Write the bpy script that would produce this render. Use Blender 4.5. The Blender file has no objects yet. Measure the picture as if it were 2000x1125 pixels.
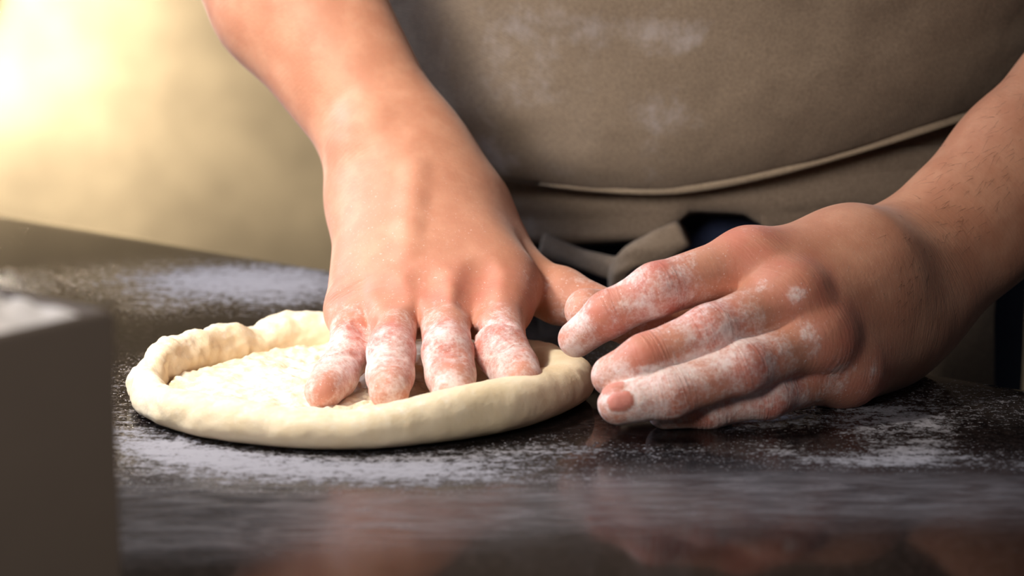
import bpy, math, random
import numpy as np
from mathutils import Vector, noise as mnoise

random.seed(7)
rng = np.random.default_rng(7)
scene = bpy.context.scene
COL = scene.collection

# ------------------------------------------------------------------ camera, exposure
FPX = 5000.0                      # 90 mm lens on a 36 mm wide frame of 2000 px
PITCH = math.radians(11.9)
CAM_H = 0.2624                    # above the worktop (worktop top is z = 0)
cam_d = bpy.data.cameras.new('camera')
cam = bpy.data.objects.new('camera', cam_d)
COL.objects.link(cam)
cam.location = (0, 0, CAM_H)
cam.rotation_euler = (math.pi / 2 - PITCH, 0, 0)
cam_d.lens = 90.0
cam_d.sensor_width = 36.0
cam_d.clip_start = 0.02
cam_d.dof.use_dof = True
cam_d.dof.focus_distance = 1.05
cam_d.dof.aperture_fstop = 7.5
scene.camera = cam

vs = scene.view_settings
vs.view_transform = 'Standard'
vs.look = 'None'
vs.gamma = 1.0
vs.exposure = 0.0
vs.use_curve_mapping = False
scene.cycles.use_denoising = True
scene.cycles.max_bounces = 6

world = bpy.data.worlds.new('world')
scene.world = world
world.use_nodes = True
world.node_tree.nodes['Background'].inputs['Color'].default_value = (0.80, 0.86, 1.0, 1)
world.node_tree.nodes['Background'].inputs['Strength'].default_value = 0.045


def area_light(name, loc, aim, size, power, colour, spread=180):
    d = bpy.data.lights.new(name, 'AREA')
    d.shape = 'DISK'
    d.size = size
    d.energy = power
    d.color = colour
    d.spread = math.radians(spread)
    o = bpy.data.objects.new(name, d)
    COL.objects.link(o)
    o.location = loc
    o.rotation_euler = (Vector(aim) - Vector(loc)).to_track_quat('-Z', 'Y').to_euler()
    return o


# warm ceiling spot above and to the left of the worktop, cool daylight from the left rear
area_light('key_light', (-0.52, 0.95, 0.80), (-0.17, 1.00, 0.07), 0.10, 1.15, (1.0, 0.92, 0.82), 58)
area_light('daylight', (-1.4, 1.6, 0.8), (0.0, 1.05, 0.03), 0.7, 6.0, (0.68, 0.78, 1.0), 90)
area_light('front_fill', (-0.60, 0.20, 0.62), (-0.20, 1.17, 0.22), 0.70, 1.7, (1.0, 0.92, 0.86), 34)  # added soft fill for the arm and apron, no visible source
area_light('bin_fill', (0.95, -0.15, 0.55), (-0.16, 0.67, 0.10), 0.3, 0.09, (1.0, 0.90, 0.80), 18)  # extra fill put in only to brighten the bin

# ------------------------------------------------------------------ helpers
CP, SP = math.cos(PITCH), math.sin(PITCH)


def at(px, py, y):
    """World point seen at photograph pixel (px, py) and lying at world distance y."""
    u, v = (px - 1000.0) / FPX, (562.5 - py) / FPX
    t = y / (CP + v * SP)
    return np.array((u * t, y, CAM_H + (v * CP - SP) * t))


def ground(px, py, z=0.0):
    u, v = (px - 1000.0) / FPX, (562.5 - py) / FPX
    t = (z - CAM_H) / (v * CP - SP)
    return np.array((u * t, (CP + v * SP) * t, z))


def tag(o, label=None, cat=None, group=None, kind=None):
    for k, v in (('label', label), ('category', cat), ('group', group), ('kind', kind)):
        if v:
            o[k] = v
    return o


def link(o, parent=None):
    COL.objects.link(o)
    if parent is not None:
        o.parent = parent
    return o


def empty(name, loc=(0, 0, 0)):
    o = bpy.data.objects.new(name, None)
    o.location = loc
    return link(o)


def mesh_obj(name, verts, faces, mat, parent=None, smooth=True, attrs=None):
    me = bpy.data.meshes.new(name)
    off = Vector(parent.location) if parent is not None else Vector((0, 0, 0))
    v = np.asarray(verts, dtype=np.float64) - np.array(off)
    me.from_pydata(v.tolist(), [], faces.tolist() if hasattr(faces, 'tolist') else faces)
    me.polygons.foreach_set('use_smooth', [smooth] * len(me.polygons))
    for k, a in (attrs or {}).items():
        at_ = me.attributes.new(k, 'FLOAT', 'POINT')
        at_.data.foreach_set('value', np.asarray(a, dtype=np.float32))
    me.materials.append(mat)
    me.update()
    o = bpy.data.objects.new(name, me)
    return link(o, parent)


def fbm(p, sc, octv=4, seed=0.0):
    return mnoise.fractal(Vector((p[0] * sc + seed, p[1] * sc + seed * 1.7, p[2] * sc - seed)), 1.0, 2.0, octv)


def sm(a, b, x):
    t = np.clip((x - a) / (b - a), 0, 1)
    return t * t * (3 - 2 * t)


# ------------------------------------------------------------------ materials
class NT:
    def __init__(self, name):
        self.m = bpy.data.materials.new(name)
        self.m.use_nodes = True
        self.t = self.m.node_tree
        self.b = self.t.nodes['Principled BSDF']

    def n(self, kind, **kw):
        nd = self.t.nodes.new(kind)
        for k, v in kw.items():
            setattr(nd, k, v)
        return nd

    def l(self, a, b):
        self.t.links.new(a, b)

    def val(self, sock, v):
        if hasattr(v, 'is_output') or isinstance(v, bpy.types.NodeSocket):
            self.l(v, sock)
        else:
            sock.default_value = v

    def noise(self, vec, scale, detail=4, rough=0.55, dist=0.0):
        nd = self.n('ShaderNodeTexNoise')
        nd.inputs['Scale'].default_value = scale
        nd.inputs['Detail'].default_value = detail
        nd.inputs['Roughness'].default_value = rough
        nd.inputs['Distortion'].default_value = dist
        if vec is not None:
            self.l(vec, nd.inputs['Vector'])
        return nd.outputs['Fac']

    def coords(self, scale=(1, 1, 1), rot=(0, 0, 0)):
        tc = self.n('ShaderNodeTexCoord')
        mp = self.n('ShaderNodeMapping')
        mp.inputs['Scale'].default_value = scale
        mp.inputs['Rotation'].default_value = rot
        self.l(tc.outputs['Object'], mp.inputs['Vector'])
        return mp.outputs['Vector']

    def attr(self, name):
        return self.n('ShaderNodeAttribute', attribute_name=name).outputs['Fac']

    def math(self, op, a, b=0.0, c=None, clamp=False):
        nd = self.n('ShaderNodeMath', operation=op, use_clamp=clamp)
        self.val(nd.inputs[0], a)
        self.val(nd.inputs[1], b)
        if c is not None:
            self.val(nd.inputs[2], c)
        return nd.outputs[0]

    def ramp(self, x, lo, hi, o0=0.0, o1=1.0):
        nd = self.n('ShaderNodeMapRange', interpolation_type='SMOOTHSTEP')
        self.val(nd.inputs['Value'], x)
        nd.inputs['From Min'].default_value = lo
        nd.inputs['From Max'].default_value = hi
        nd.inputs['To Min'].default_value = o0
        nd.inputs['To Max'].default_value = o1
        return nd.outputs['Result']

    def mix(self, f, a, b):
        nd = self.n('ShaderNodeMix', data_type='RGBA')
        self.val(nd.inputs[0], f)
        self.val(nd.inputs[6], a)
        self.val(nd.inputs[7], b)
        return nd.outputs[2]

    def bump(self, h, strength, dist, normal=None):
        nd = self.n('ShaderNodeBump')
        nd.inputs['Strength'].default_value = strength
        nd.inputs['Distance'].default_value = dist
        self.l(h, nd.inputs['Height'])
        if normal is not None:
            self.l(normal, nd.inputs['Normal'])
        return nd.outputs['Normal']

    def set(self, **kw):
        for k, v in kw.items():
            self.val(self.b.inputs[k.replace('_', ' ')], v)
        return self


def rgb(r, g, b):
    f = lambda c: (c / 255 / 12.92) if c / 255 <= 0.04045 else ((c / 255 + 0.055) / 1.055) ** 2.4
    return (f(r), f(g), f(b), 1)


def skin_material():
    s = NT('floury_skin')
    v = s.coords()
    flour, red, nail, along = s.attr('flour'), s.attr('red'), s.attr('nail'), s.attr('along')
    mott = s.noise(v, 60, 4, 0.6)
    base = s.mix(s.ramp(mott, 0.35, 0.7), rgb(188, 130, 102), rgb(202, 147, 118))
    rn = s.math('MULTIPLY', red, s.ramp(s.noise(v, 130, 3), 0.3, 0.65, 0.55, 1.0), clamp=True)
    base = s.mix(rn, base, rgb(190, 86, 76))
    base = s.mix(s.math('MULTIPLY', flour, 0.7, clamp=True), base, rgb(208, 142, 128))
    base = s.mix(nail, base, rgb(206, 132, 118))
    # powder: threshold a fine noise by the amount of flour at this place
    fine = s.noise(v, 520, 5, 0.72)
    mid = s.noise(v, 138, 6, 0.68, 0.15)
    pw = s.math('ADD', s.math('MULTIPLY', fine, 0.6), s.math('MULTIPLY', mid, 0.7))
    thr = s.math('SUBTRACT', s.math('ADD', pw, s.math('ADD', s.math('MULTIPLY', flour, 0.58), s.math('MULTIPLY', s.math('SUBTRACT', s.noise(v, 52, 3), 0.5), s.ramp(flour, 0.1, 0.5, 0.0, 0.55)))), 0.93)
    fm = s.math('MULTIPLY', s.ramp(thr, -0.10, 0.30), 0.80)
    speck = s.math('MULTIPLY', s.ramp(s.noise(v, 1100, 2), 0.66, 0.74), s.ramp(flour, 0.0, 0.3, 0.0, 0.85))
    fm = s.math('MAXIMUM', fm, speck)
    fm = s.math('MULTIPLY', fm, s.math('SUBTRACT', 1.0, s.math('MULTIPLY', nail, 0.55)), clamp=True)
    base = s.mix(fm, base, rgb(240, 226, 222))
    # fine creases across the limb and pores
    cx = s.n('ShaderNodeCombineXYZ')
    s.l(s.math('MULTIPLY', along, 900.0), cx.inputs[0])
    sep = s.n('ShaderNodeSeparateXYZ')
    s.l(v, sep.inputs[0])
    s.l(s.math('MULTIPLY', sep.outputs[0], 90.0), cx.inputs[1])
    s.l(s.math('MULTIPLY', sep.outputs[2], 90.0), cx.inputs[2])
    wr = s.noise(cx.outputs[0], 1.0, 2, 0.5)
    wrk = s.math('MULTIPLY', wr, s.attr('wrinkle'))
    n1 = s.bump(s.noise(v, 700, 3), 0.35, 0.0004)
    n2 = s.bump(wrk, 0.8, 0.0009, n1)
    n3 = s.bump(s.math('ADD', fm, s.math('MULTIPLY', fine, 0.5)), 0.35, 0.0005, n2)
    s.set(Base_Color=base, Roughness=s.ramp(fm, 0, 1, 0.52, 0.9), Normal=n3,
          Subsurface_Weight=0.18, Subsurface_Scale=0.004)
    s.b.inputs['Subsurface Radius'].default_value = (1.0, 0.35, 0.2)
    s.b.inputs['Specular IOR Level'].default_value = 0.3
    s.b.inputs['Sheen Weight'].default_value = 0.12
    s.b.inputs['Sheen Roughness'].default_value = 0.4
    return s.m


def dough_material():
    s = NT('raw_dough')
    v = s.coords()
    fl = s.attr('flour')
    m = s.noise(v, 45, 4, 0.6)
    base = s.mix(s.ramp(m, 0.35, 0.7), rgb(226, 206, 170), rgb(236, 219, 188))
    fn = s.noise(v, 220, 5, 0.7)
    fm = s.ramp(s.math('ADD', s.math('MULTIPLY', fl, 0.8), s.math('MULTIPLY', fn, 0.8)), 0.55, 0.95)
    base = s.mix(fm, base, rgb(244, 238, 226))
    n1 = s.bump(s.noise(v, 160, 5, 0.6), 0.35, 0.0012)
    n2 = s.bump(s.math('MULTIPLY', s.noise(v, 420, 4, 0.7), fl), 0.8, 0.0014, n1)
    s.set(Base_Color=base, Roughness=0.72, Normal=n2, Subsurface_Weight=0.12, Subsurface_Scale=0.006)
    s.b.inputs['Subsurface Radius'].default_value = (1.0, 0.8, 0.5)
    s.b.inputs['Specular IOR Level'].default_value = 0.3
    return s.m


def worktop_material():
    s = NT('black_granite_with_flour')
    v = s.coords()
    fl = s.attr('flour')
    film = s.attr('film')
    st = s.noise(s.coords((40, 150, 1), (0, 0, math.radians(-25))), 1.0, 5, 0.62, 0.8)
    grain = s.noise(v, 700, 3, 0.6)
    clump = s.noise(v, 210, 5, 0.72)
    x = s.math('ADD', s.math('MULTIPLY', st, 0.35), s.math('MULTIPLY', clump, 0.65))
    x = s.math('ADD', x, s.math('MULTIPLY', s.math('SUBTRACT', grain, 0.5), 0.3))
    x = s.math('MULTIPLY_ADD', x, 2.0, -0.5)
    fm = s.ramp(s.math('ADD', x, s.math('MULTIPLY', fl, 0.36)), 0.74, 1.20, 0.0, 0.62)
    ff = s.math('MULTIPLY', film, s.ramp(st, 0.3, 0.75, 0.15, 0.5))
    fm = s.math('MAXIMUM', fm, s.math('MULTIPLY', ff, 0.5))
    dots = s.math('MULTIPLY', s.ramp(s.noise(v, 620, 2), 0.60, 0.70), s.ramp(fl, 0.08, 0.6, 0.0, 0.5))
    fm = s.math('MAXIMUM', fm, dots)
    spk = s.ramp(s.noise(v, 260, 2), 0.35, 0.8)
    stone = s.mix(spk, rgb(14, 12, 13), rgb(40, 33, 32))
    base = s.mix(fm, stone, rgb(188, 186, 194))
    n1 = s.bump(fm, 0.5, 0.0006)
    s.set(Base_Color=base, Roughness=s.ramp(fm, 0.0, 0.6, 0.07, 0.8), Normal=n1)
    s.b.inputs['Specular IOR Level'].default_value = 0.5
    s.b.inputs['IOR'].default_value = 1.19
    return s.m


def fabric_material(name, c1, c2, flour_amt=0.0):
    s = NT(name)
    v = s.coords()
    w1 = s.n('ShaderNodeTexWave', wave_type='BANDS', bands_direction='DIAGONAL')
    s.l(v, w1.inputs['Vector'])
    w1.inputs['Scale'].default_value = 420
    w1.inputs['Distortion'].default_value = 1.5
    nn = s.noise(v, 900, 3, 0.6)
    big = s.noise(v, 9, 4, 0.6)
    base = s.mix(s.ramp(nn, 0.3, 0.7), c1, c2)
    fl = s.attr('flour')
    cl = s.noise(v, 70, 6, 0.72)
    fm = s.ramp(s.math('ADD', cl, s.math('MULTIPLY', fl, 0.36)), 0.66, 1.05, 0.0, 0.42)
    base = s.mix(fm, base, rgb(178, 172, 174))
    n1 = s.bump(nn, 0.6, 0.0008)
    n2 = s.bump(w1.outputs['Fac'], 0.25, 0.0005, n1)
    n3 = s.bump(big, 0.5, 0.01, n2)
    s.set(Base_Color=base, Roughness=0.9, Normal=n3)
    s.b.inputs['Specular IOR Level'].default_value = 0.15
    s.b.inputs['Sheen Weight'].default_value = 0.1
    return s.m


def plain_material(name, col, rough=0.6, bump_scale=120, bump_d=0.0005, var=0.15, metal=0.0):
    s = NT(name)
    v = s.coords()
    dk = tuple(c * (1 - var) for c in col[:3]) + (1,)
    base = s.mix(s.ramp(s.noise(v, bump_scale * 0.2, 4), 0.3, 0.7), dk, col)
    s.set(Base_Color=base, Roughness=rough, Metallic=metal, Normal=s.bump(s.noise(v, bump_scale, 3), 0.3, bump_d))
    return s.m


SKIN = skin_material()
DOUGH = dough_material()
STONE = worktop_material()
APRON = fabric_material('taupe_apron_cloth', rgb(112, 98, 83), rgb(132, 116, 99))
SKIRT = fabric_material('taupe_skirt_cloth', rgb(104, 91, 78), rgb(124, 109, 94))
TRIM = fabric_material('lit_hem_cloth', rgb(146, 130, 110), rgb(162, 146, 124))  # lighter than the apron: light on the hem edge put into the colour
TROUSER = fabric_material('dark_blue_trouser_cloth', rgb(26, 32, 50), rgb(36, 44, 66))
BIN = plain_material('dark_bin_metal', rgb(100, 88, 78), 0.6, 60, 0.0004, 0.1)
FLOUR = plain_material('white_flour', rgb(232, 226, 222), 0.95, 260, 0.002, 0.05)
WALL = plain_material('olive_plaster', rgb(188, 171, 140), 0.9, 40, 0.003, 0.34)
FLOORM = plain_material('dark_floor_tile', rgb(54, 46, 42), 0.6, 30, 0.001, 0.2)
CEIL = plain_material('pale_ceiling_paint', rgb(150, 145, 136), 0.9, 30, 0.001, 0.05)
HAIR = plain_material('dark_hair', rgb(40, 26, 20), 0.6)
CAB = plain_material('brushed_cabinet_steel', rgb(90, 88, 86), 0.4, 200, 0.0003, 0.1, 0.8)

# ------------------------------------------------------------------ directions of the counter
EDGE = np.array((-0.777, 0.629, 0.0))
EDGE /= np.linalg.norm(EDGE)           # along the rear edge of the worktop, to the far left
OUT = np.array((EDGE[1], -EDGE[0], 0.0)) * -1
if OUT[1] > 0:
    OUT = -OUT                          # square to the edge, from the baker towards the camera
EP = ground(1760, 712)                  # one point on the rear edge

# ------------------------------------------------------------------ room
def quad_prism(name, corners, z0, z1, mat, parent=None):
    n = len(corners)
    v = [(x, y, z0) for x, y in corners] + [(x, y, z1) for x, y in corners]
    f = [list(range(n))[::-1], list(range(n, 2 * n))] + [[i, (i + 1) % n, n + (i + 1) % n, n + i] for i in range(n)]
    o = mesh_obj(name, np.array(v), f, mat, parent, smooth=False)
    return o


FLOOR_Z = -0.90
RX0, RX1, RY0, RY1, CZ = -2.2, 2.4, -1.6, 2.75, 1.8
tag(quad_prism('floor', [(RX0, RY0), (RX1, RY0), (RX1, RY1), (RX0, RY1)], FLOOR_Z - 0.05, FLOOR_Z, FLOORM), kind='structure')
tag(quad_prism('wall_back', [(RX0, RY1), (RX1, RY1), (RX1, RY1 + 0.1), (RX0, RY1 + 0.1)], FLOOR_Z, CZ, WALL), kind='structure')

# ------------------------------------------------------------------ counter
cnt = empty('counter', (float(EP[0]), float(EP[1]), FLOOR_Z))
tag(cnt, 'polished black stone counter dusted with white flour under the dough', 'counter')


def counter_pt(u, w, z=0.0):
    """u metres along the rear edge (far left positive), w metres towards the camera."""
    return EP + EDGE * u + OUT * w + np.array((0, 0, z))


def build_worktop():
    u = np.linspace(-0.75, 1.35, 421)
    w = np.concatenate([[0.0, 0.0012, 0.0035, 0.0075], np.linspace(0.012, 1.1, 230)])
    zz = np.concatenate([[-0.008, -0.0035, -0.0012, -0.0002], np.zeros(230)])
    U, W = np.meshgrid(u, w, indexing='ij')
    Z = np.broadcast_to(zz, U.shape)
    P = EP[None, None] + U[..., None] * EDGE + W[..., None] * OUT
    P = P.copy()
    P[..., 2] = Z
    nu, nw = U.shape
    top = P.reshape(-1, 3)
    # densities of flour on the stone
    X, Y = top[:, 0], top[:, 1]
    d = np.zeros(len(top))
    fl = np.zeros(len(top))

    def blob(px, py, rx, ry, amp, rot=0.0):
        c = ground(px, py)
        dx, dy = X - c[0], Y - c[1]
        ca, sa = math.cos(rot), math.sin(rot)
        a, b = dx * ca + dy * sa, -dx * sa + dy * ca
        return amp * np.exp(-((a / rx) ** 2 + (b / ry) ** 2))

    dc = DOUGH_C
    rr = np.hypot(X - dc[0], Y - dc[1])
    ang = np.degrees(np.arctan2(Y - dc[1], X - dc[0]))
    ring = np.exp(-((rr - 0.108) / 0.016) ** 2)
    front = sm(-20, -70, ang) * sm(-200, -150, ang)
    fl += 0.9 * ring * (0.15 + 0.85 * front)
    fl += blob(450, 900, 0.07, 0.03, 0.75) + blob(700, 935, 0.10, 0.022, 0.75) + blob(950, 930, 0.05, 0.02, 0.5)
    fl += blob(330, 870, 0.03, 0.03, 0.6) + blob(400, 545, 0.08, 0.05, 1.25) + blob(560, 555, 0.06, 0.06, 1.0)
    fl += blob(310, 600, 0.02, 0.03, 0.55) + blob(270, 740, 0.02, 0.05, 0.6) + blob(560, 590, 0.03, 0.03, 0.4)
    fl += blob(1180, 690, 0.012, 0.02, 0.8) + blob(1080, 655, 0.02, 0.02, 0.3)
    # swirl of dust at the right of the left hand
    c = ground(1640, 845)
    r2 = np.hypot((X - c[0]) / 1.0, (Y - c[1]) / 1.1)
    fl += 0.9 * np.exp(-((r2 - 0.036) / 0.012) ** 2) * (0.45 + 0.55 * sm(-0.02, 0.03, X - c[0]))
    fl += blob(1540, 825, 0.035, 0.012, 0.9) + blob(1700, 850, 0.012, 0.02, 0.8) + blob(1850, 800, 0.06, 0.035, 0.7)
    fl += blob(1700, 905, 0.11, 0.012, 0.55) + blob(1400, 880, 0.10, 0.012, 0.35) + blob(1900, 900, 0.06, 0.02, 0.4)
    fl += blob(1200, 880, 0.04, 0.008, 0.5) + blob(1950, 760, 0.06, 0.03, 0.35)
    film = blob(1560, 960, 0.14, 0.03, 1.0) + blob(700, 1010, 0.14, 0.03, 0.55) + blob(420, 940, 0.06, 0.03, 0.7)
    film += blob(1100, 990, 0.12, 0.02, 0.6, 0.3) + blob(420, 1060, 0.06, 0.02, 0.35)
    film += blob(1800, 990, 0.10, 0.02, 0.5)
    film = np.clip(film, 0, 1)
    # the underside
    bot = top.copy()
    bot[:, 2] = -0.03
    V = np.vstack([top, bot])
    N = len(top)
    idx = np.arange(N).reshape(nu, nw)
    a, b, c_, d_ = idx[:-1, :-1], idx[1:, :-1], idx[1:, 1:], idx[:-1, 1:]
    q = np.stack([a, d_, c_, b], -1).reshape(-1, 4)
    # orientation: make the top face up
    e1, e2 = top[q[0, 1]] - top[q[0, 0]], top[q[0, 2]] - top[q[0, 0]]
    if np.cross(e1, e2)[2] < 0:
        q = q[:, ::-1]
    faces = q.tolist()
    rim = list(idx[:, 0]) + list(idx[-1, 1:]) + list(idx[::-1, -1][1:]) + list(idx[0, ::-1][1:-1])
    for i in range(len(rim)):
        j = (i + 1) % len(rim)
        faces.append([int(rim[i]), int(rim[j]), int(rim[j] + N), int(rim[i] + N)])
    faces.append([int(r + N) for r in rim][::-1])
    keep = np.zeros(2 * N, bool)
    keep[:N] = True
    keep[[int(r + N) for r in rim]] = True
    remap = -np.ones(2 * N, int)
    remap[keep] = np.arange(keep.sum())
    faces = [[int(remap[i]) for i in f] for f in faces]
    FL = np.concatenate([fl, np.zeros(N)])[keep]
    FI = np.concatenate([film, np.zeros(N)])[keep]
    return mesh_obj('worktop', V[keep], faces, STONE, cnt, True, {'flour': FL, 'film': FI})


DOUGH_C = np.array((-0.0630, 1.0290, 0.0))
DOUGH_R = 0.0925
build_worktop()
cc = [counter_pt(u, w)[:2] for u, w in ((-0.7, 0.04), (1.3, 0.04), (1.3, 1.05), (-0.7, 1.05))]
quad_prism('cabinet', [tuple(c) for c in cc], FLOOR_Z, -0.03, CAB, cnt)

# ------------------------------------------------------------------ dough
def build_dough():
    NA, NP = 420, 0
    th = np.linspace(0, 2 * math.pi, NA, endpoint=False)
    rows = []
    fl_rows = []
    for t in th:
        dg = math.degrees(t) % 360
        def bump(c, w):
            dd = (dg - c + 180) % 360 - 180
            return math.exp(-(dd / w) ** 2)
        R = DOUGH_R * (1 + 0.012 * math.sin(2 * t + 0.6) + 0.010 * math.sin(3 * t + 2.0) + 0.006 * math.sin(7 * t))
        R += 0.004 * bump(352, 16) - 0.004 * bump(12, 9) + 0.003 * bump(185, 22)
        hw = 0.0095 + 0.0008 * math.sin(3 * t + 1) + 0.002 * bump(320, 40) - 0.0015 * bump(180, 40)
        h = 0.0155 + 0.0010 * math.sin(5 * t + 0.4) + 0.0052 * bump(325, 38) + 0.0034 * bump(143, 14) + 0.0036 * bump(113, 12) - 0.003 * bump(128, 7)
        h += 0.0012 * bump(168, 12) - 0.0015 * bump(90, 25) - 0.003 * bump(40, 30)
        rc = R - hw
        zc = h * 0.46
        pts = []
        fls = []
        # underside
        for k in range(6):
            pts.append((0.004 + (rc - 0.004) * k / 5.0, 0.0004)); fls.append(0.0)
        # tube, from the bottom round the outside to the top and down the inner wall
        under = 0.5 + 0.5 * (bump(160, 35))
        n_t = 46
        a0, a1 = -90, 205 + 18 * (bump(150, 40))
        for k in range(1, n_t + 1):
            a = math.radians(a0 + (a1 - a0) * k / n_t)
            ca, sa = math.cos(a), math.sin(a)
            ex = 0.80
            x = rc + hw * math.copysign(abs(ca) ** ex, ca)
            z = zc + (h - zc) * sa if sa > 0 else zc + (zc - 0.0004) * math.copysign(abs(sa) ** 0.85, sa)
            pts.append((x, z)); fls.append(0.12 + 0.2 * max(0, sa))
        xi, zi = pts[-1]
        fz = 0.0062
        n_f = 60
        for k in range(1, n_f + 1):
            f = k / n_f
            x = xi * (1 - f) + 0.003 * f if k > 6 else xi - (0.004 + 0.0) * (k / 6.0)
            if k > 6:
                g = (k - 6) / (n_f - 6)
                x = (xi - 0.004) * (1 - g) + 0.003 * g
            s_ = min(1, k / 6.0)
            z = zi + (fz - zi) * (s_ * s_ * (3 - 2 * s_))
            pts.append((x, z)); fls.append(0.12 + 0.25 * s_)
        rows.append(pts)
        fl_rows.append(fls)
    A = np.array(rows)                       # NA, NP, 2
    FLR = np.array(fl_rows)
    NP = A.shape[1]
    V = np.zeros((NA, NP, 3))
    V[..., 0] = A[..., 0] * np.cos(th)[:, None]
    V[..., 1] = A[..., 0] * np.sin(th)[:, None]
    V[..., 2] = A[..., 1]
    # normals from finite differences
    du = np.roll(V, -1, 0) - np.roll(V, 1, 0)
    dv = np.gradient(V, axis=1)
    Nn = np.cross(du, dv)
    Nn /= np.linalg.norm(Nn, axis=2, keepdims=True) + 1e-12
    flat = V.reshape(-1, 3)
    nf = Nn.reshape(-1, 3)
    out = flat.copy()
    for i in range(len(flat)):
        p = flat[i]
        if i % NP < 6:
            continue
        j = i % NP
        rim = 1.0 if j < 54 else 0.6
        dg = math.degrees(math.atan2(p[1], p[0])) % 360
        rough = 0.22 + 0.78 * math.exp(-(((dg - 150 + 180) % 360 - 180) / 70.0) ** 2)
        d = 0.0026 * rough * fbm(p, 42, 4, 3.0) + 0.0011 * rough * fbm(p, 130, 4, 9.0)
        if j >= 54:
            d = 0.0016 * fbm(p, 60, 4, 5.0) + 0.0013 * fbm(p, 210, 3, 2.0)
            d *= 1.0
        fade = min(1.0, p[2] / 0.004)
        q = p + nf[i] * d * fade
        if j < 54 and q[2] < 0.0004:
            q[2] = 0.0004
        q[2] = max(q[2], 0.0004)
        out[i] = q
    out += DOUGH_C
    # flour lies on the left part of the floor, less under the hand
    FLv = FLR.reshape(-1).copy()
    lx = out[:, 0]
    FLv *= 0.35 + 0.65 * sm(0.0, -0.05, lx)
    idx = np.arange(NA * NP).reshape(NA, NP)
    a = idx[:, :-1]; b = np.roll(idx, -1, 0)[:, :-1]; c = np.roll(idx, -1, 0)[:, 1:]; d = idx[:, 1:]
    q = np.stack([a, b, c, d], -1).reshape(-1, 4)
    faces = q.tolist()
    faces.append(list(map(int, idx[::-1, 0])))
    faces.append(list(map(int, idx[:, -1])))
    o = mesh_obj('pizza_dough', out, faces, DOUGH, None, True, {'flour': FLv})
    return tag(o, 'round pale pizza dough with a thick raised rim, flour scattered inside', 'dough')


build_dough()

# ------------------------------------------------------------------ signed distance modelling of the baker
def cone(a, b, ra, rb, flat=None):
    return ('c', np.asarray(a, float), np.asarray(b, float), float(ra), float(rb), flat)


def uni(k, *ch):
    return ('u', float(k), list(ch))


def sub(k, a, b):
    return ('s', float(k), a, b)


def ev(nd, P, c, R):
    t = nd[0]
    if t == 'c':
        _, a, b, ra, rb, flat = nd
        ba = b - a
        L2 = float(ba @ ba) + 1e-12
        s = min(1, max(0, float((c - a) @ ba) / L2))
        if np.linalg.norm(c - a - s * ba) - max(ra, rb) > R + 0.03:
            return None
        pa = P - a
        h = np.clip(pa @ ba / L2, 0, 1)
        q = pa - h[:, None] * ba
        if flat is not None:
            n, f = flat
            q = q + (q @ n)[:, None] * n * (1.0 / f - 1.0)
        return np.sqrt((q * q).sum(1)) - (ra + (rb - ra) * h)
    if t == 'u':
        k = nd[1]
        r = None
        for ch in nd[2]:
            v = ev(ch, P, c, R)
            if v is None:
                continue
            if r is None:
                r = v
            else:
                h = np.maximum(k - np.abs(r - v), 0) / k
                r = np.minimum(r, v) - h * h * k * 0.25
        return r
    if t == 's':
        k = nd[1]
        a = ev(nd[2], P, c, R)
        if a is None:
            return None
        b = ev(nd[3], P, c, R)
        if b is None:
            return a
        b = -b
        h = np.maximum(k - np.abs(a - b), 0) / k
        return np.maximum(a, b) + h * h * k * 0.25


def ev_pts(nd, P, bs=0.03):
    """Evaluate at scattered points, grouped by block so far primitives are skipped."""
    key = np.floor(P / bs).astype(np.int64)
    k1 = (key[:, 0] * 4096 + key[:, 1]) * 4096 + key[:, 2]
    order = np.argsort(k1, kind='stable')
    ks = k1[order]
    cuts = np.concatenate([[0], np.nonzero(np.diff(ks))[0] + 1, [len(ks)]])
    out = np.full(len(P), 0.05)
    for i in range(len(cuts) - 1):
        ii = order[cuts[i]:cuts[i + 1]]
        c = (key[ii[0]] + 0.5) * bs
        v = ev(nd, P[ii], c, bs * 0.9)
        if v is not None:
            out[ii] = v
    return out


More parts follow.
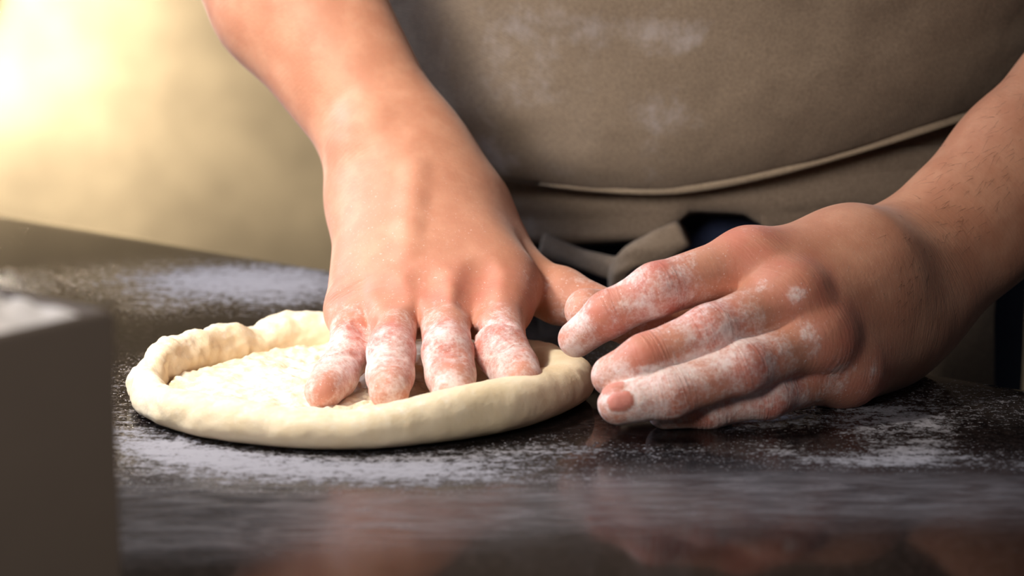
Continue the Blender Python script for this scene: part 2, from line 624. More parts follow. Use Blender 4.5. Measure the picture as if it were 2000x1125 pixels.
def surface_nets(nd, lo, hi, vox, B=16):
    lo, hi = np.asarray(lo, float), np.asarray(hi, float)
    nb = np.ceil((hi - lo) / (vox * B)).astype(int)
    n = nb * B + 1
    D = np.full(n, 0.05, np.float32)
    g = np.arange(B + 1) * vox
    G = np.stack(np.meshgrid(g, g, g, indexing='ij'), -1).reshape(-1, 3)
    R = vox * B * 0.5 * 1.7321
    half = np.full(3, B * vox * 0.5)
    for i in range(nb[0]):
        for j in range(nb[1]):
            for k in range(nb[2]):
                o = lo + np.array((i, j, k)) * (B * vox)
                c = o + half
                v0 = ev(nd, c[None], c, R)
                if v0 is None:
                    continue
                if abs(v0[0]) > R * 1.8 + 0.012:
                    val = v0[0]
                    D[i * B:(i + 1) * B + 1, j * B:(j + 1) * B + 1, k * B:(k + 1) * B + 1] = val
                    continue
                v = ev(nd, G + o, c, R)
                D[i * B:(i + 1) * B + 1, j * B:(j + 1) * B + 1, k * B:(k + 1) * B + 1] = v.reshape(B + 1, B + 1, B + 1)
    S = D < 0
    # close the solid at the border of the grid
    for ax in range(3):
        sl = [slice(None)] * 3
        for e in (0, -1):
            sl[ax] = e
            m = S[tuple(sl)]
            D[tuple(sl)] = np.where(m, vox * 0.5, D[tuple(sl)])
    S = D < 0
    cnt8 = sum(S[dx:S.shape[0] - 1 + dx, dy:S.shape[1] - 1 + dy, dz:S.shape[2] - 1 + dz].astype(np.int8)
               for dx in (0, 1) for dy in (0, 1) for dz in (0, 1))
    act = (cnt8 > 0) & (cnt8 < 8)
    ci = np.argwhere(act)
    vid = -np.ones(act.shape, np.int64)
    vid[act] = np.arange(len(ci))
    offs = np.array([(x, y, z) for x in (0, 1) for y in (0, 1) for z in (0, 1)])
    cv = np.stack([D[ci[:, 0] + o[0], ci[:, 1] + o[1], ci[:, 2] + o[2]] for o in offs], 1)
    acc = np.zeros((len(ci), 3))
    num = np.zeros(len(ci))
    for a in range(8):
        for b in range(a + 1, 8):
            if np.abs(offs[a] - offs[b]).sum() != 1:
                continue
            va, vb = cv[:, a], cv[:, b]
            cr = (va < 0) != (vb < 0)
            t = np.where(cr, va / np.where(cr, va - vb, 1), 0)
            p = offs[a] + t[:, None] * (offs[b] - offs[a])
            acc += np.where(cr[:, None], p, 0)
            num += cr
    V = lo + (ci + acc / num[:, None]) * vox
    faces = []
    for ax in range(3):
        sl0 = [slice(1, -1)] * 3
        sl0[ax] = slice(0, -1)
        sl1 = list(sl0)
        sl1[ax] = slice(1, None)
        A, Bq = S[tuple(sl0)], S[tuple(sl1)]
        e = np.argwhere(A != Bq)
        base = e.copy()
        for q in range(3):
            if q != ax:
                base[:, q] += 1
        u, w = [(1, 2), (2, 0), (0, 1)][ax]
        def cell(du, dw):
            c = base.copy()
            c[:, u] -= du
            c[:, w] -= dw
            return vid[c[:, 0], c[:, 1], c[:, 2]]
        quad = np.stack([cell(1, 1), cell(0, 1), cell(0, 0), cell(1, 0)], 1)
        ins = A[e[:, 0], e[:, 1], e[:, 2]]
        quad[~ins] = quad[~ins][:, ::-1]
        faces.append(quad)
    F = np.vstack(faces)
    F = F[(F >= 0).all(1)]
    for _ in range(2):
        d = ev_pts(nd, V)
        g = sdf_grad(nd, V)
        V = V - g * np.clip(d, -vox, vox)[:, None]
    return V, F


def sdf_grad(nd, V, e=0.0006):
    g = np.zeros_like(V)
    for a in range(3):
        o = np.zeros(3)
        o[a] = e
        g[:, a] = ev_pts(nd, V + o) - ev_pts(nd, V - o)
    return g / (np.linalg.norm(g, axis=1, keepdims=True) + 1e-9)


def seg_t(P, a, b):
    ba = b - a
    h = np.clip((P - a) @ ba / (ba @ ba), 0, 1)
    d = np.linalg.norm(P - a - h[:, None] * ba, axis=1)
    return d, h


def finger(joints, radii, knuckle=0.0008):
    ch = []
    for i in range(len(joints) - 1):
        ch.append(cone(joints[i], joints[i + 1], radii[i], radii[i + 1]))
    return uni(0.004, *ch)


UP = np.array((0.0, 0.0, 1.0))


def surf(nd, px, py):
    """Where the sight line through (px, py) meets a solid, and the normal there."""
    y = 0.9
    a = at(px, py, 0.90)
    b = at(px, py, 1.30)
    d = (b - a) / np.linalg.norm(b - a)
    p = a.copy()
    for _ in range(120):
        v = ev(nd, p[None], p, 0.2)
        v = 0.05 if v is None else float(v[0])
        if v < 0.0002:
            break
        p = p + d * v * 0.8
    n = sdf_grad(nd, p[None])[0]
    return p, n


# ---- right hand of the baker (pressing, on the left in the photo)
RW_Y = 1.115
R_MCP = [at(694, 606, 1.0600), at(770, 600, 1.0500), at(868, 598, 1.0480), at(970, 600, 1.0520)]
R_F = [
    [R_MCP[0], at(684, 690, 1.0230), at(654, 736, 1.0060), at(632, 764, 0.9920)],
    [R_MCP[1], at(764, 690, 1.0080), at(762, 732, 0.9960), at(760, 762, 0.9840)],
    [R_MCP[2], at(874, 690, 1.0040), at(880, 732, 0.9950), at(886, 760, 0.9830)],
    [R_MCP[3], at(980, 685, 1.0100), at(1002, 718, 1.0010), at(1020, 742, 0.9900)],
]
R_R = [(0.0104, 0.0088, 0.0086, 0.0078), (0.0106, 0.0093, 0.0091, 0.0082), (0.0108, 0.0098, 0.0095, 0.0086), (0.0112, 0.0104, 0.0096, 0.0086)]
R_CARP = [at(733, 398, 1.1230), at(765, 380, 1.1160), at(810, 378, 1.1140), at(858, 384, 1.1200)]
R_CR = [0.0160, 0.0185, 0.0185, 0.0170]
R_MR = [0.0128, 0.0128, 0.0130, 0.0135]
R_TH = [at(925, 430, 1.1230), at(1010, 545, 1.1000), at(1095, 578, 1.0840), at(1172, 604, 1.0720)]


def right_arm():
    fl = (UP, 0.92)
    meta = [cone(R_CARP[i], R_MCP[i], R_CR[i], R_MR[i]) for i in range(4)]
    palm = uni(0.016, *meta)
    thenar = uni(0.012, cone(R_TH[0], R_TH[1], 0.0185, 0.0135), cone(at(880, 470, 1.1080), at(985, 560, 1.0730), 0.016, 0.014))
    # forearm: ulna side, radius side
    w0, w1 = at(766, 334, 1.1360), at(808, 292, 1.1360)
    e0, e1 = at(538, 16, 1.1830), at(606, -50, 1.1830)
    x0, x1 = at(345, -320, 1.2280), at(430, -420, 1.2280)
    fore = uni(0.016, cone(w0, e0, 0.0178, 0.0255), cone(w1, e1, 0.0172, 0.0265), cone(e0, x0, 0.0255, 0.032), cone(e1, x1, 0.0265, 0.034),
               cone((w0 + w1) / 2, (e0 + e1) / 2, 0.019, 0.028))
    wrist = uni(0.014, cone(R_CARP[0], w0, 0.0160, 0.0168), cone(R_CARP[3], w1, 0.0168, 0.0168), cone((R_CARP[1] + R_CARP[2]) / 2, (w0 + w1) / 2, 0.018, 0.0185))
    body = uni(0.022, palm, thenar, wrist, fore)
    p, n = surf(body, 690, 256)
    body = uni(0.014, body, cone(p - n * 0.0105, p - n * 0.0110 + UP * 0.004, 0.0105, 0.0095))
    # tendon over the back of the wrist, veins
    pts = [surf(body, x, y) for x, y in ((812, 330), (803, 390), (797, 440), (794, 486))]
    for a, b in zip(pts[:-1], pts[1:]):
        body = uni(0.008, body, cone(a[0] - a[1] * 0.0048, b[0] - b[1] * 0.0048, 0.0028, 0.0028))
    fs = uni(0.0014, *[finger(R_F[i], R_R[i]) for i in range(4)])
    hand = uni(0.0075, body, fs)
    thumb = finger([R_TH[1], R_TH[2], R_TH[3]], (0.0125, 0.0120, 0.0098))
    hand = uni(0.007, hand, thumb)
    # hollows between the knuckle tendons
    for (x0_, y0_), (x1_, y1_), r, dep in (((940, 530), (938, 592), 0.007, 0.0022), ((838, 545), (850, 584), 0.008, 0.0015),
                                           ((650, 590), (696, 566), 0.007, 0.0014), ((748, 556), (770, 578), 0.008, 0.0012),
                                           ((700, 640), (716, 652), 0.004, 0.0012)):
        a, b = surf(hand, x0_, y0_), surf(hand, x1_, y1_)
        hand = sub(0.005, hand, cone(a[0] + a[1] * (r - dep), b[0] + b[1] * (r - dep * 0.8), r, r))
    for line, r, dep in (([(744, 698), (765, 692), (788, 699)], 0.0013, 0.0008), ([(748, 712), (768, 707), (786, 712)], 0.0011, 0.0005),
                         ([(851, 692), (876, 684), (902, 692)], 0.0013, 0.0009), ([(852, 704), (878, 699), (904, 705)], 0.0011, 0.0005),
                         ([(962, 690), (990, 679), (1016, 682)], 0.0014, 0.0009), ([(660, 694), (678, 690), (700, 696)], 0.0011, 0.0006),
                         ([(924, 664), (933, 642), (962, 628), (998, 631)], 0.0016, 0.0010), ([(694, 632), (708, 644), (716, 660)], 0.0014, 0.0009)):
        q = [surf(hand, x, y) for x, y in line]
        q = [p + n * (r - dep) for p, n in q]
        for a, b in zip(q[:-1], q[1:]):
            hand = sub(0.0018, hand, cone(a, b, r, r))
    return hand


# ---- left hand of the baker (cupping the rim, on the right in the photo)
L_W = at(1748, 562, 1.060)
L_MCP = [at(1462, 512, 1.018), at(1545, 582, 1.003), at(1600, 662, 1.000), at(1650, 722, 1.016)]
L_F = [
    [L_MCP[0], at(1282, 566, 0.998), at(1188, 614, 0.998), at(1126, 662, 1.003)],
    [L_MCP[1], at(1385, 648, 0.981), at(1262, 702, 0.973), at(1196, 734, 0.975)],
    [L_MCP[2], at(1450, 718, 0.973), at(1310, 768, 0.965), at(1208, 789, 0.962)],
    [L_MCP[3], at(1500, 770, 0.985), at(1385, 792, 0.980), at(1300, 800, 0.978)],
]
L_R = [(0.0126, 0.0104, 0.0089, 0.0075), (0.0116, 0.0102, 0.0096, 0.0084), (0.0116, 0.0102, 0.0096, 0.0082), (0.0108, 0.0092, 0.0086, 0.0078)]
L_CARP = [at(1650, 508, 1.050), at(1690, 540, 1.044), at(1700, 600, 1.042), at(1705, 655, 1.054)]
L_TH = [at(1690, 560, 1.085), at(1420, 612, 1.060), at(1250, 626, 1.042), at(1146, 606, 1.028)]


def left_arm():
    meta = [cone(L_CARP[i], L_MCP[i], (0.0165, 0.0185, 0.0185, 0.0175)[i], (0.0136, 0.0126, 0.0124, 0.0120)[i]) for i in range(4)]
    mid = [cone((L_CARP[i] + L_CARP[i + 1]) / 2, (L_MCP[i] + L_MCP[i + 1]) / 2 - np.array((0, -0.001, 0.0)), 0.0175, 0.0118) for i in range(3)]
    palm = uni(0.012, *meta, *mid)
    w0, w1 = at(1726, 534, 1.072), at(1766, 606, 1.072)
    e0, e1 = at(1978, 305, 1.115), at(2028, 385, 1.115)
    x0, x1 = at(2230, 20, 1.165), at(2300, 130, 1.165)
    fore = uni(0.016, cone(w0, e0, 0.0200, 0.0235), cone(w1, e1, 0.0200, 0.0235), cone(e0, x0, 0.0235, 0.031), cone(e1, x1, 0.0235, 0.031),
               cone((w0 + w1) / 2, (e0 + e1) / 2, 0.021, 0.025))
    wrist = uni(0.016, cone(L_CARP[0], w0, 0.0165, 0.0190), cone(L_CARP[3], w1, 0.0185, 0.0190), cone(L_CARP[1], (w0 + w1) / 2, 0.019, 0.020))
    hypo = cone(L_MCP[3], at(1715, 655, 1.058), 0.0125, 0.0185)
    body = uni(0.022, palm, wrist, fore)
    body = uni(0.014, body, hypo)
    th = finger(L_TH, (0.016, 0.0125, 0.0115, 0.0092))
    body = uni(0.01, body, th)
    # knuckle heads
    kn = [cone(m + np.array((0.0, -0.003, 0.002)), m + np.array((0.001, -0.002, 0.002)), 0.0108, 0.0108) for m in L_MCP[1:3]]
    body = uni(0.008, body, *kn)
    fs = uni(0.0014, *[finger(L_F[i], L_R[i]) for i in range(4)])
    return uni(0.008, body, fs)


def limb_attrs(V, fingers, carp, mcps, elbow, wrist, thumb, flour_palm, red_knuckle):
    n = len(V)
    flour = np.zeros(n)
    red = np.zeros(n)
    wr = np.zeros(n)
    best = np.full(n, 9.0)
    along = np.zeros(n)

    mid = (mcps[1] + mcps[2]) / 2
    ax_h = (mid - wrist) / np.linalg.norm(mid - wrist)
    ax_f = (wrist - elbow) / np.linalg.norm(wrist - elbow)
    dh, df = (V - wrist) @ ax_h, (V - wrist) @ ax_f
    wgt = sm(-0.02, 0.02, dh + df)
    along = dh * wgt + df * (1 - wgt)
    chains = [(F, float((F[0] - wrist) @ ax_h)) for F in fingers] + [(thumb[1:], 0.05)]
    for F, s0 in chains:
        for i in range(len(F) - 1):
            L = np.linalg.norm(F[i + 1] - F[i])
            d, h = seg_t(V, F[i], F[i + 1])
            d = d - 0.009
            m = d < np.minimum(best, 0.004)
            w2 = sm(0.0, 0.4, h) if i == 0 else 1.0
            along = np.where(m, along * (1 - w2) + (s0 + h * L) * w2, along)
            best = np.where(m, d, best)
            s0 += L
    for fi, F in enumerate(fingers):
        # flour grows along the finger
        dA, hA = seg_t(V, F[0], F[1])
        dB, hB = seg_t(V, F[1], F[3])
        near = sm(0.016, 0.010, np.minimum(dA, dB))
        amt = np.where(dB < dA, 0.66 - 0.06 * hB, 0.12 + 0.54 * hA)
        flour = np.maximum(flour, near * amt)
        for kpt, rad, am in ((F[1], 0.014, 1.0), (F[2], 0.011, 0.6)):
            dd = np.linalg.norm(V - kpt, axis=1)
            red = np.maximum(red, am * np.exp(-(np.maximum(dd - 0.008, 0) / (rad * 0.5)) ** 2))
            wr = np.maximum(wr, np.exp(-(np.maximum(dd - 0.009, 0) / 0.004) ** 2))
        dd = np.linalg.norm(V - F[0], axis=1)
        red = np.maximum(red, red_knuckle * np.exp(-(np.maximum(dd - 0.012, 0) / 0.008) ** 2))
        wr = np.maximum(wr, 0.5 * np.exp(-(np.maximum(dd - 0.012, 0) / 0.008) ** 2))
    dt, ht = seg_t(V, thumb[-2], thumb[-1])
    flour = np.maximum(flour, 0.45 * sm(0.016, 0.011, dt))
    d, h = seg_t(V, wrist, (mcps[1] + mcps[2]) / 2)
    flour = np.maximum(flour, flour_palm * sm(0.05, 0.03, d) * sm(0.1, 0.6, h))
    dw = np.linalg.norm(V - wrist, axis=1)
    wr = np.maximum(wr, 0.35 * np.exp(-(np.maximum(dw - 0.025, 0) / 0.02) ** 2))
    wr = np.maximum(wr, 0.15)
    return dict(flour=flour, red=red, wrinkle=wr, along=along, nail=np.zeros(n))


def dust(sdf, V, A, spots):
    """Patches of flour where the hand has touched the dough and the worktop."""
    for px, py, r, a in spots:
        p, n = surf(sdf, px, py)
        A['flour'] = np.maximum(A['flour'], a * np.exp(-(np.linalg.norm(V - p, axis=1) / r) ** 2))


def nail(sdf, V, A, px, py, axis, amount):
    """A fingernail: a smooth plate with a sunken, floury edge."""
    p, n = surf(sdf, px, py)
    a = axis / np.linalg.norm(axis)
    a = a - n * (a @ n)
    a /= np.linalg.norm(a)
    b = np.cross(n, a)
    q = V - p
    u, v, w = q @ a, q @ b, q @ n
    r = np.sqrt((np.abs(u) / 0.0050) ** 2.4 + (np.abs(v) / 0.0041) ** 2.4)
    near = np.abs(w) < 0.006
    plate = sm(1.1, 0.85, r) * near
    edge = np.exp(-((r - 1.2) / 0.22) ** 2) * near
    V += n * (0.00035 * plate - 0.0005 * edge)[:, None] * amount
    A['nail'] = np.maximum(A['nail'], plate * amount)
    A['flour'] = np.maximum(A['flour'] * (1 - 0.8 * plate * amount), 0.85 * amount * edge)


def build_body(parent):
    Vs, Fs, at_ = [], [], []
    # right arm
    sdf = right_arm()
    lo, hi = at(300, -260, 1.2) - 0.06, at(1250, 820, 1.0) + 0.05
    lo = np.array((-0.20, 0.93, -0.002)); hi = np.array((0.06, 1.27, 0.245))
    V, F = surface_nets(sdf, lo, hi, 0.00115)
    A = limb_attrs(V, R_F, R_CARP, R_MCP, at(400, -380, 1.21), at(785, 312, 1.136), R_TH, 0.16, 0.35)
    for px, py, r, a in ((855, 580, 0.009, 0.55), (690, 596, 0.008, 0.4), (935, 575, 0.007, 0.4), (985, 600, 0.009, 0.35), (770, 590, 0.007, 0.25)):
        p, n = surf(sdf, px, py)
        A['red'] = np.maximum(A['red'], a * np.exp(-(np.linalg.norm(V - p, axis=1) / r) ** 2))
    dust(sdf, V, A, [(642, 450, 0.012, 0.42), (638, 500, 0.012, 0.45), (636, 550, 0.012, 0.42), (1036, 500, 0.012, 0.42), (1040, 550, 0.012, 0.42),
                     (1000, 440, 0.012, 0.34), (975, 620, 0.008, 0.3), (1080, 560, 0.010, 0.45), (1140, 580, 0.01, 0.4), (850, 590, 0.005, 0.4)])
    nail(sdf, V, A, 629, 764, R_F[0][3] - R_F[0][2], 0.3)
    Vs.append(V); Fs.append(F); at_.append(A)
    # left arm
    sdf = left_arm()
    lo = np.array((0.01, 0.93, -0.002)); hi = np.array((0.31, 1.25, 0.17))
    V, F = surface_nets(sdf, lo, hi, 0.00115)
    A = limb_attrs(V, L_F, L_CARP, L_MCP, at(2260, 80, 1.165), L_W, L_TH, 0.12, 0.55)
    dust(sdf, V, A, [(1556, 577, 0.0055, 0.62), (1578, 655, 0.008, 0.62), (1640, 738, 0.014, 0.6), (1560, 780, 0.014, 0.62), (1590, 690, 0.006, 0.5),
                     (1480, 445, 0.008, 0.4), (1700, 740, 0.012, 0.45), (1480, 560, 0.008, 0.4)])
    nail(sdf, V, A, 1212, 782, L_F[2][3] - L_F[2][2], 1.0)
    nail(sdf, V, A, 1196, 752, L_F[1][3] - L_F[1][2], 0.7)
    Vs.append(V); Fs.append(F); at_.append(A)
    # trunk, neck and upper arms, hidden by the clothes
    c = BODY_C
    shr, shl = c + PE * 0.19 + UP * 0.50, c - PE * 0.19 + UP * 0.50
    er = at(400, -350, 1.226)
    el = at(2240, 70, 1.16)
    trunk = uni(0.05,
                cone(c + PE * 0.07 + UP * -0.45, c + PE * 0.08 + UP * 0.42, 0.07, 0.08),
                cone(c - PE * 0.07 + UP * -0.45, c - PE * 0.08 + UP * 0.42, 0.07, 0.08),
                cone(c + UP * 0.02 , c + UP * 0.35, 0.08, 0.09),
                cone(shr, shl, 0.06, 0.06), cone(c + UP * 0.45, c + UP * 0.62, 0.062, 0.056),
                cone(shr, er + (shr - er) * 0.05, 0.052, 0.037), cone(shl, el + (shl - el) * 0.05, 0.052, 0.036))
    V, F = surface_nets(trunk, c - np.array((0.42, 0.42, 0.58)), c + np.array((0.42, 0.42, 0.66)), 0.009, 8)
    z = np.zeros(len(V))
    Vs.append(V); Fs.append(F); at_.append(dict(flour=z, red=z, wrinkle=z, along=V[:, 2], nail=z))
    off = 0
    FF = []
    for V, F in zip(Vs, Fs):
        FF.append(F + off)
        off += len(V)
    attrs = {k: np.concatenate([a[k] for a in at_]) for k in at_[0]}
    return mesh_obj('body', np.vstack(Vs), np.vstack(FF), SKIN, parent, True, attrs)


# ------------------------------------------------------------------ the baker
BODY_C = np.array((0.10, 1.372, 0.0))
PE = np.array((-0.90, 0.436, 0.0)); PE /= np.linalg.norm(PE)      # towards the baker's right side
PN = np.array((-0.436, -0.90, 0.0)); PN /= np.linalg.norm(PN)     # the way the baker faces
person = empty('person', (float(BODY_C[0]), float(BODY_C[1]), FLOOR_Z))
tag(person, 'person in a taupe apron pressing pizza dough with floury bare hands', 'person')
build_body(person)


def torso_tube(name, mat, zs, fa, fb, fz=None, nphi=260, flour=None, parent=None, thick=0.002, phi0=0.0, phi1=2 * math.pi, disp=None):
    """A garment wrapped round the trunk: half width fa(z), half depth fb(z), measured in the baker's own frame."""
    ph = np.linspace(phi0, phi1, nphi, endpoint=(abs(phi1 - phi0 - 2 * math.pi) > 1e-6))
    closed = abs(phi1 - phi0 - 2 * math.pi) < 1e-6
    V, FL = [], []
    for z in zs:
        for p in ph:
            ca, sa = math.cos(p), math.sin(p)
            e = 0.85
            x = fa(z) * math.copysign(abs(ca) ** e, ca)
            y = fb(z) * math.copysign(abs(sa) ** e, sa)
            zz = fz(z, x, y) if fz else z
            dd = disp(x, y, zz, sa) if disp else 0.0
            q = BODY_C + PE * x * (1 + dd / 0.2) + PN * (y + math.copysign(dd, sa) * abs(sa)) + UP * zz
            V.append(q)
            FL.append(flour(x, y, zz) if flour else 0.0)
    n = len(ph)
    F = []
    for i in range(len(zs) - 1):
        for j in range(n if closed else n - 1):
            k = (j + 1) % n
            F.append([i * n + j, i * n + k, (i + 1) * n + k, (i + 1) * n + j])
    o = mesh_obj(name, np.array(V), F, mat, parent, True, {'flour': np.array(FL)})
    if thick:
        m = o.modifiers.new('cloth_thickness', 'SOLIDIFY')
        m.thickness = thick
        m.offset = -1
    return o


# hem height as a function of the place across the body (x positive to the baker's right = left in the photo)
HEM_X = np.array([-0.21, -0.194, -0.163, -0.141, -0.114, -0.082, -0.046, 0.0, 0.046, 0.082, 0.141, 0.205])
HEM_Z = np.array([0.100, 0.097, 0.086, 0.078, 0.069, 0.060, 0.052, 0.050, 0.053, 0.053, 0.052, 0.044])


def hem(x):
    return float(np.interp(x, HEM_X, HEM_Z))


def bib_disp(x, y, z, sa):
    p = (x * 1.0, y * 0.4, z * 1.0)
    d = 0.0035 * fbm((x * 0.7 + z * 0.3, z * 1.2, 0), 9, 3, 1.0) + 0.0016 * fbm((x, z, 0), 40, 3, 4.0)
    return d


def bib_flour(x, y, z):
    f = 0.0
    for cx, cz, rx, rz, a in ((-0.046, 0.09, 0.02, 0.018, 0.9), (-0.02, 0.135, 0.05, 0.014, 0.6), (-0.06, 0.13, 0.03, 0.01, 0.7), (0.02, 0.10, 0.025, 0.012, 0.7),
                              (0.05, 0.07, 0.02, 0.015, 0.9), (0.0, 0.06, 0.05, 0.008, 0.5), (0.03, 0.125, 0.04, 0.02, 0.6), (0.13, 0.085, 0.03, 0.02, 0.8)):
        f += a * math.exp(-((x - cx) / rx) ** 2 - ((z - cz) / rz) ** 2)
    return f


def arm_hair():
    """Short dark hairs on the back of the left forearm."""
    sdf = left_arm()
    ax = L_W - at(2240, 70, 1.16)
    ax /= np.linalg.norm(ax)
    V, F = [], []
    r_ = random.Random(3)
    for _ in range(230):
        t = r_.uniform(0.06, 1.0)
        px = 1740 + 270 * t + r_.uniform(-40, 40)
        py = 560 - 330 * t + r_.uniform(-110, 110)
        p, n = surf(sdf, px, py)
        if p[1] > 1.2:
            continue
        d = ax * 0.8 + n * 0.35 + np.array([r_.uniform(-0.35, 0.35) for _ in range(3)])
        d /= np.linalg.norm(d)
        L = r_.uniform(0.004, 0.009)
        side = np.cross(d, n)
        side /= np.linalg.norm(side)
        up = np.cross(side, d)
        b = len(V)
        for k, w in ((0.0, 0.00005), (0.5, 0.00004), (1.0, 0.00001)):
            c = p - n * 0.0002 + d * L * k - n * 0.0009 * k * k
            for a in (0, 2.094, 4.189):
                V.append(c + (side * math.cos(a) + up * math.sin(a)) * w)
        for k in range(2):
            for a in range(3):
                F.append([b + k * 3 + a, b + k * 3 + (a + 1) % 3, b + k * 3 + 3 + (a + 1) % 3, b + k * 3 + 3 + a])
    o = mesh_obj('arm_hair', np.array(V), F, HAIR, person)
    o['kind'] = 'stuff'


arm_hair()


# parameter s runs 0 at the hem (rolled under) to 1 at the chest
def bib():
    S = [-0.10, -0.06, -0.03, -0.012, 0.0, 0.01, 0.02, 0.035] + list(np.linspace(0.05, 1.0, 90))
    def zmap(s, x, y):
        h = hem(x)
        if s < 0:
            return h + 0.004 - 0.10 * (s) * 0.35
        return h + s * (0.50 - h)
    def bulge(s):
        # the belly hangs over the hem
        if s < 0:
            return -0.012 * (-s / 0.03) ** 0.6 if s > -0.03 else -0.012 - 0.02 * ((-s - 0.03) / 0.07)
        return 0.011 * (1 - math.exp(-s / 0.03)) + 0.012 * math.sin(min(1, s / 0.8) * math.pi)
    return torso_tube('apron_bib', APRON, S, lambda s: 0.202 + bulge(s), lambda s: 0.152 + bulge(s) * 1.2 - 0.03 * max(0, s - 0.3),
                      zmap, 300, bib_flour, person, 0.0018, disp=bib_disp)


bib()


def waist_disp(x, y, z, sa):
    d = 0.004 * fbm((x * 0.5, z * 1.6, 0), 18, 3, 7.0)
    d += 0.0030 * math.sin(z * 190 + x * 18)
    return d


def waist_bottom(x):
    return float(np.interp(x, [-0.25, -0.12, -0.09, -0.075, -0.05, -0.035, -0.01, 0.04, 0.10, 0.25], [0.03, 0.03, 0.034, 0.040, 0.040, 0.026, 0.022, 0.017, 0.016, 0.02]))


def waist():
    """The bunched cloth between the bib and the tied waist; its lower edge is rolled under."""
    S = [-0.30, -0.2, -0.12, -0.06, -0.02, 0.0, 0.03, 0.07] + list(np.linspace(0.12, 1.0, 40))
    def zmap(s, x, y):
        b = waist_bottom(x)
        return b + 0.004 + 0.03 * (-s) if s < 0 else b + s * (0.125 - b)
    def off(s):
        return -0.02 * (-s / 0.3) if s < 0 else 0.008 * (1 - math.exp(-s / 0.05)) - 0.012 * s
    return torso_tube('apron_waist', SKIRT, S, lambda s: 0.192 + off(s), lambda s: 0.133 + off(s), zmap, 280,
                      lambda x, y, z: 0.6 * math.exp(-((x - 0.05) / 0.06) ** 2 - ((z - 0.025) / 0.012) ** 2) + 0.5 * math.exp(-((x - 0.12) / 0.05) ** 2),
                      person, 0.0018, disp=waist_disp)


def skirt_disp(x, y, z, sa):
    return 0.006 * fbm((x * 0.8, z * 0.5, 0), 18, 3, 7.0)


def skirt():
    Z = np.linspace(-0.55, 0.075, 80)
    torso_tube('trousers', TROUSER, list(np.linspace(-0.88, 0.09, 80)), lambda z: 0.180, lambda z: 0.106, None, 200, None, person, 0.0)
    # the side panel of the apron that hangs below the left forearm
    return torso_tube('apron_skirt', SKIRT, list(Z), lambda z: 0.196 + 0.03 * max(0, -z), lambda z: 0.137, None, 120,
                      None, person, 0.0018, math.radians(112), math.radians(158), disp=skirt_disp)


def ribbon(name, mat, pts, widths, normal, thick, parent):
    """A folded cloth band that follows pts; widths across, soft round section."""
    pts = [np.asarray(p, float) for p in pts]
    n, m = 40, 14
    tt = np.linspace(0, len(pts) - 1, n)
    C = np.array([[np.interp(t, range(len(pts)), [p[a] for p in pts]) for a in range(3)] for t in tt])
    for _ in range(6):
        C[1:-1] = (C[:-2] + 2 * C[1:-1] + C[2:]) / 4
    W = np.interp(tt, range(len(pts)), widths)
    V = []
    for i in range(n):
        d = C[min(i + 1, n - 1)] - C[max(i - 1, 0)]
        d /= np.linalg.norm(d)
        s_ = np.cross(d, normal)
        s_ /= np.linalg.norm(s_)
        for j in range(m):
            a = 2 * math.pi * j / m
            V.append(C[i] + s_ * math.cos(a) * W[i] + normal * math.sin(a) * thick * (1 + 0.25 * math.sin(3 * a + i * 0.3)))
    F = [[i * m + j, i * m + (j + 1) % m, (i + 1) * m + (j + 1) % m, (i + 1) * m + j] for i in range(n - 1) for j in range(m)]
    F += [list(range(m))[::-1], [(n - 1) * m + j for j in range(m)]]
    return mesh_obj(name, np.array(V), F, mat, parent, True, {'flour': np.zeros(len(V))})


waist()
skirt()
ribbon('apron_tie', SKIRT, [at(1335, 455, 1.222), at(1290, 480, 1.220), at(1235, 500, 1.222), at(1205, 530, 1.226), at(1215, 580, 1.23)],
       [0.007, 0.008, 0.006, 0.005, 0.007], PN, 0.004, person)
ribbon('apron_tie', SKIRT, [at(1060, 478, 1.252), at(1130, 505, 1.242), at(1200, 525, 1.230), at(1225, 525, 1.226)],
       [0.006, 0.005, 0.006, 0.008], PN, 0.004, person)
# stitched edge of the bib, coloured lighter as if catching light
hp = []
for d in range(86, 172, 2):
    p = math.radians(d)
    ca, sa = math.cos(p), math.sin(p)
    x = 0.2035 * math.copysign(abs(ca) ** 0.85, ca)
    y = 0.1545 * sa ** 0.85
    z = hem(x)
    dd = bib_disp(x, y, z, sa)
    hp.append(BODY_C + PE * x * (1 + dd / 0.2) + PN * (y + dd * sa) + UP * (z + 0.0015))
ribbon('hem', TRIM, hp, [0.0024 * min(1.0, 0.12 + i / 9.0) for i in range(len(hp))], PN, 0.0016, person)

# ------------------------------------------------------------------ flour bin in the left foreground
BIN_C = at(225, 605, 0.70)


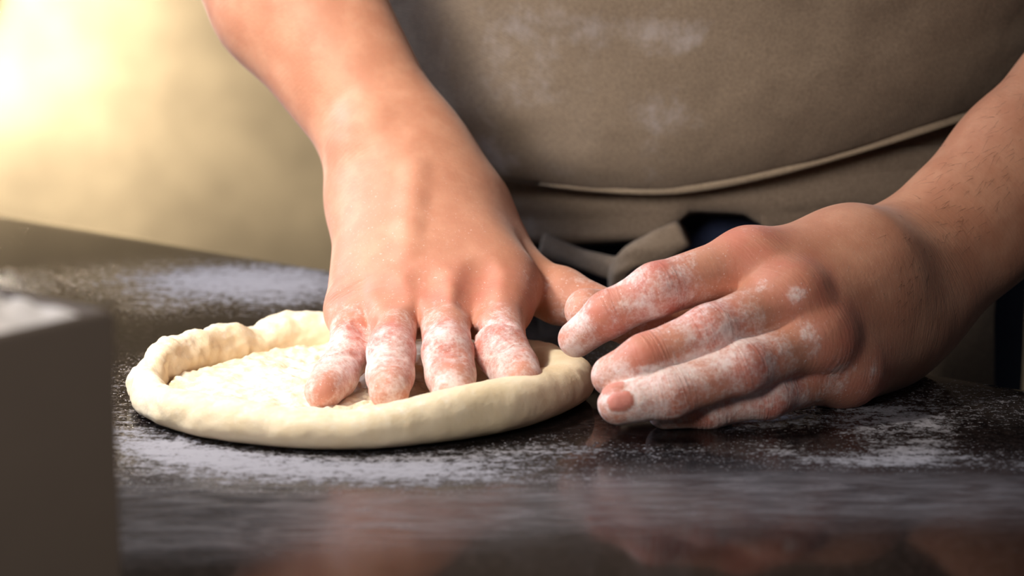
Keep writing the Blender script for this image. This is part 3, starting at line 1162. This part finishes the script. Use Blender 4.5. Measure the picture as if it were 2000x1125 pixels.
def build_bin():
    h = float(BIN_C[2])
    c = np.array((BIN_C[0], BIN_C[1], 0.0))
    a, b = OUT * 0.22, EDGE * 0.26
    root = empty('flour_bin', tuple(map(float, c + (a + b) / 2)))
    tag(root, 'dark metal bin heaped with flour standing on the counter', 'bin')
    t = 0.004
    def box_ring(o0, o1):
        return None
    cor = [c, c + a, c + a + b, c + b]
    ua, ub = OUT, EDGE
    inn = [c + ua * t + ub * t, c + a - ua * t + ub * t, c + a + b - ua * t - ub * t, c + b + ua * t - ub * t]
    V = [p + UP * 0.0 for p in cor] + [p + UP * h for p in cor] + [p + UP * h for p in inn] + [p + UP * 0.004 for p in inn]
    F = [[3, 2, 1, 0], [12, 13, 14, 15]]
    for i in range(4):
        j = (i + 1) % 4
        F += [[i, j, 4 + j, 4 + i], [4 + i, 4 + j, 8 + j, 8 + i], [8 + i, 8 + j, 12 + j, 12 + i]]
    o = mesh_obj('bin_body', np.array(V), F, BIN, root, False)
    bv = o.modifiers.new('soft_edges', 'BEVEL')
    bv.width = 0.0015
    bv.segments = 2
    # heap of flour inside
    n = 90
    G = []
    for i in range(n):
        for j in range(n):
            s, q = i / (n - 1), j / (n - 1)
            p = inn[0] + ua * (0.22 - 2 * t) * s + ub * (0.26 - 2 * t) * q
            e = min(s, 1 - s, q, 1 - q)
            z = h - 0.003 + 0.016 * (1 - math.exp(-e / 0.12)) + 0.013 * fbm(p, 34, 4, 2.0) * min(1, e / 0.06)
            G.append((p[0], p[1], z))
    F2 = [[i * n + j, (i + 1) * n + j, (i + 1) * n + j + 1, i * n + j + 1] for i in range(n - 1) for j in range(n - 1)]
    N = len(G)
    # skirt of the heap down to the bin floor
    ring = [i * n for i in range(n)] + [(n - 1) * n + j for j in range(1, n)] + [i * n + n - 1 for i in range(n - 2, -1, -1)] + [j for j in range(n - 2, 0, -1)]
    base = [(G[r][0], G[r][1], 0.0045) for r in ring]
    G += base
    m = len(ring)
    for i in range(m):
        k = (i + 1) % m
        F2.append([ring[i], N + i, N + k, ring[k]])
    F2.append([N + i for i in range(m)])
    hp = mesh_obj('flour_heap', np.array(G), F2, FLOUR, None, True)
    tag(hp, 'white flour heaped to the brim of the dark metal bin', 'flour', kind='stuff')


build_bin()

# ------------------------------------------------------------------ lamp added behind, just out of view, to make the warm wall glow
def added_glow_lamp():
    c = at(-125, 30, 2.58)
    root = empty('added_glow_lamp', (float(c[0]), RY1, float(c[2])))
    tag(root, 'added glowing globe on the wall, out of view, for the warm upper left glow', 'lamp')
    V, F = [], []
    nu, nv, r = 32, 16, 0.055
    for i in range(nv + 1):
        a = math.pi * i / nv
        for j in range(nu):
            b = 2 * math.pi * j / nu
            V.append(c + r * np.array((math.sin(a) * math.cos(b), math.sin(a) * math.sin(b), math.cos(a))))
    for i in range(nv):
        for j in range(nu):
            F.append([i * nu + j, (i + 1) * nu + j, (i + 1) * nu + (j + 1) % nu, i * nu + (j + 1) % nu])
    g = NT('glowing_glass')
    g.set(Base_Color=(1, 0.95, 0.85, 1), Roughness=0.4, Emission_Color=(1.0, 0.88, 0.74, 1), Emission_Strength=115.0)
    mesh_obj('added_globe', np.array(V), F, g.m, root)
    V, F = [], []
    for y in (RY1, RY1 - 0.125):
        for j in range(24):
            b = 2 * math.pi * j / 24
            V.append((c[0] + 0.03 * math.cos(b), y, c[2] + 0.03 * math.sin(b)))
    F = [[j, (j + 1) % 24, 24 + (j + 1) % 24, 24 + j] for j in range(24)] + [list(range(24)), list(range(47, 23, -1))]
    mesh_obj('added_mount', np.array(V), F, BIN, root, False)


added_glow_lamp()
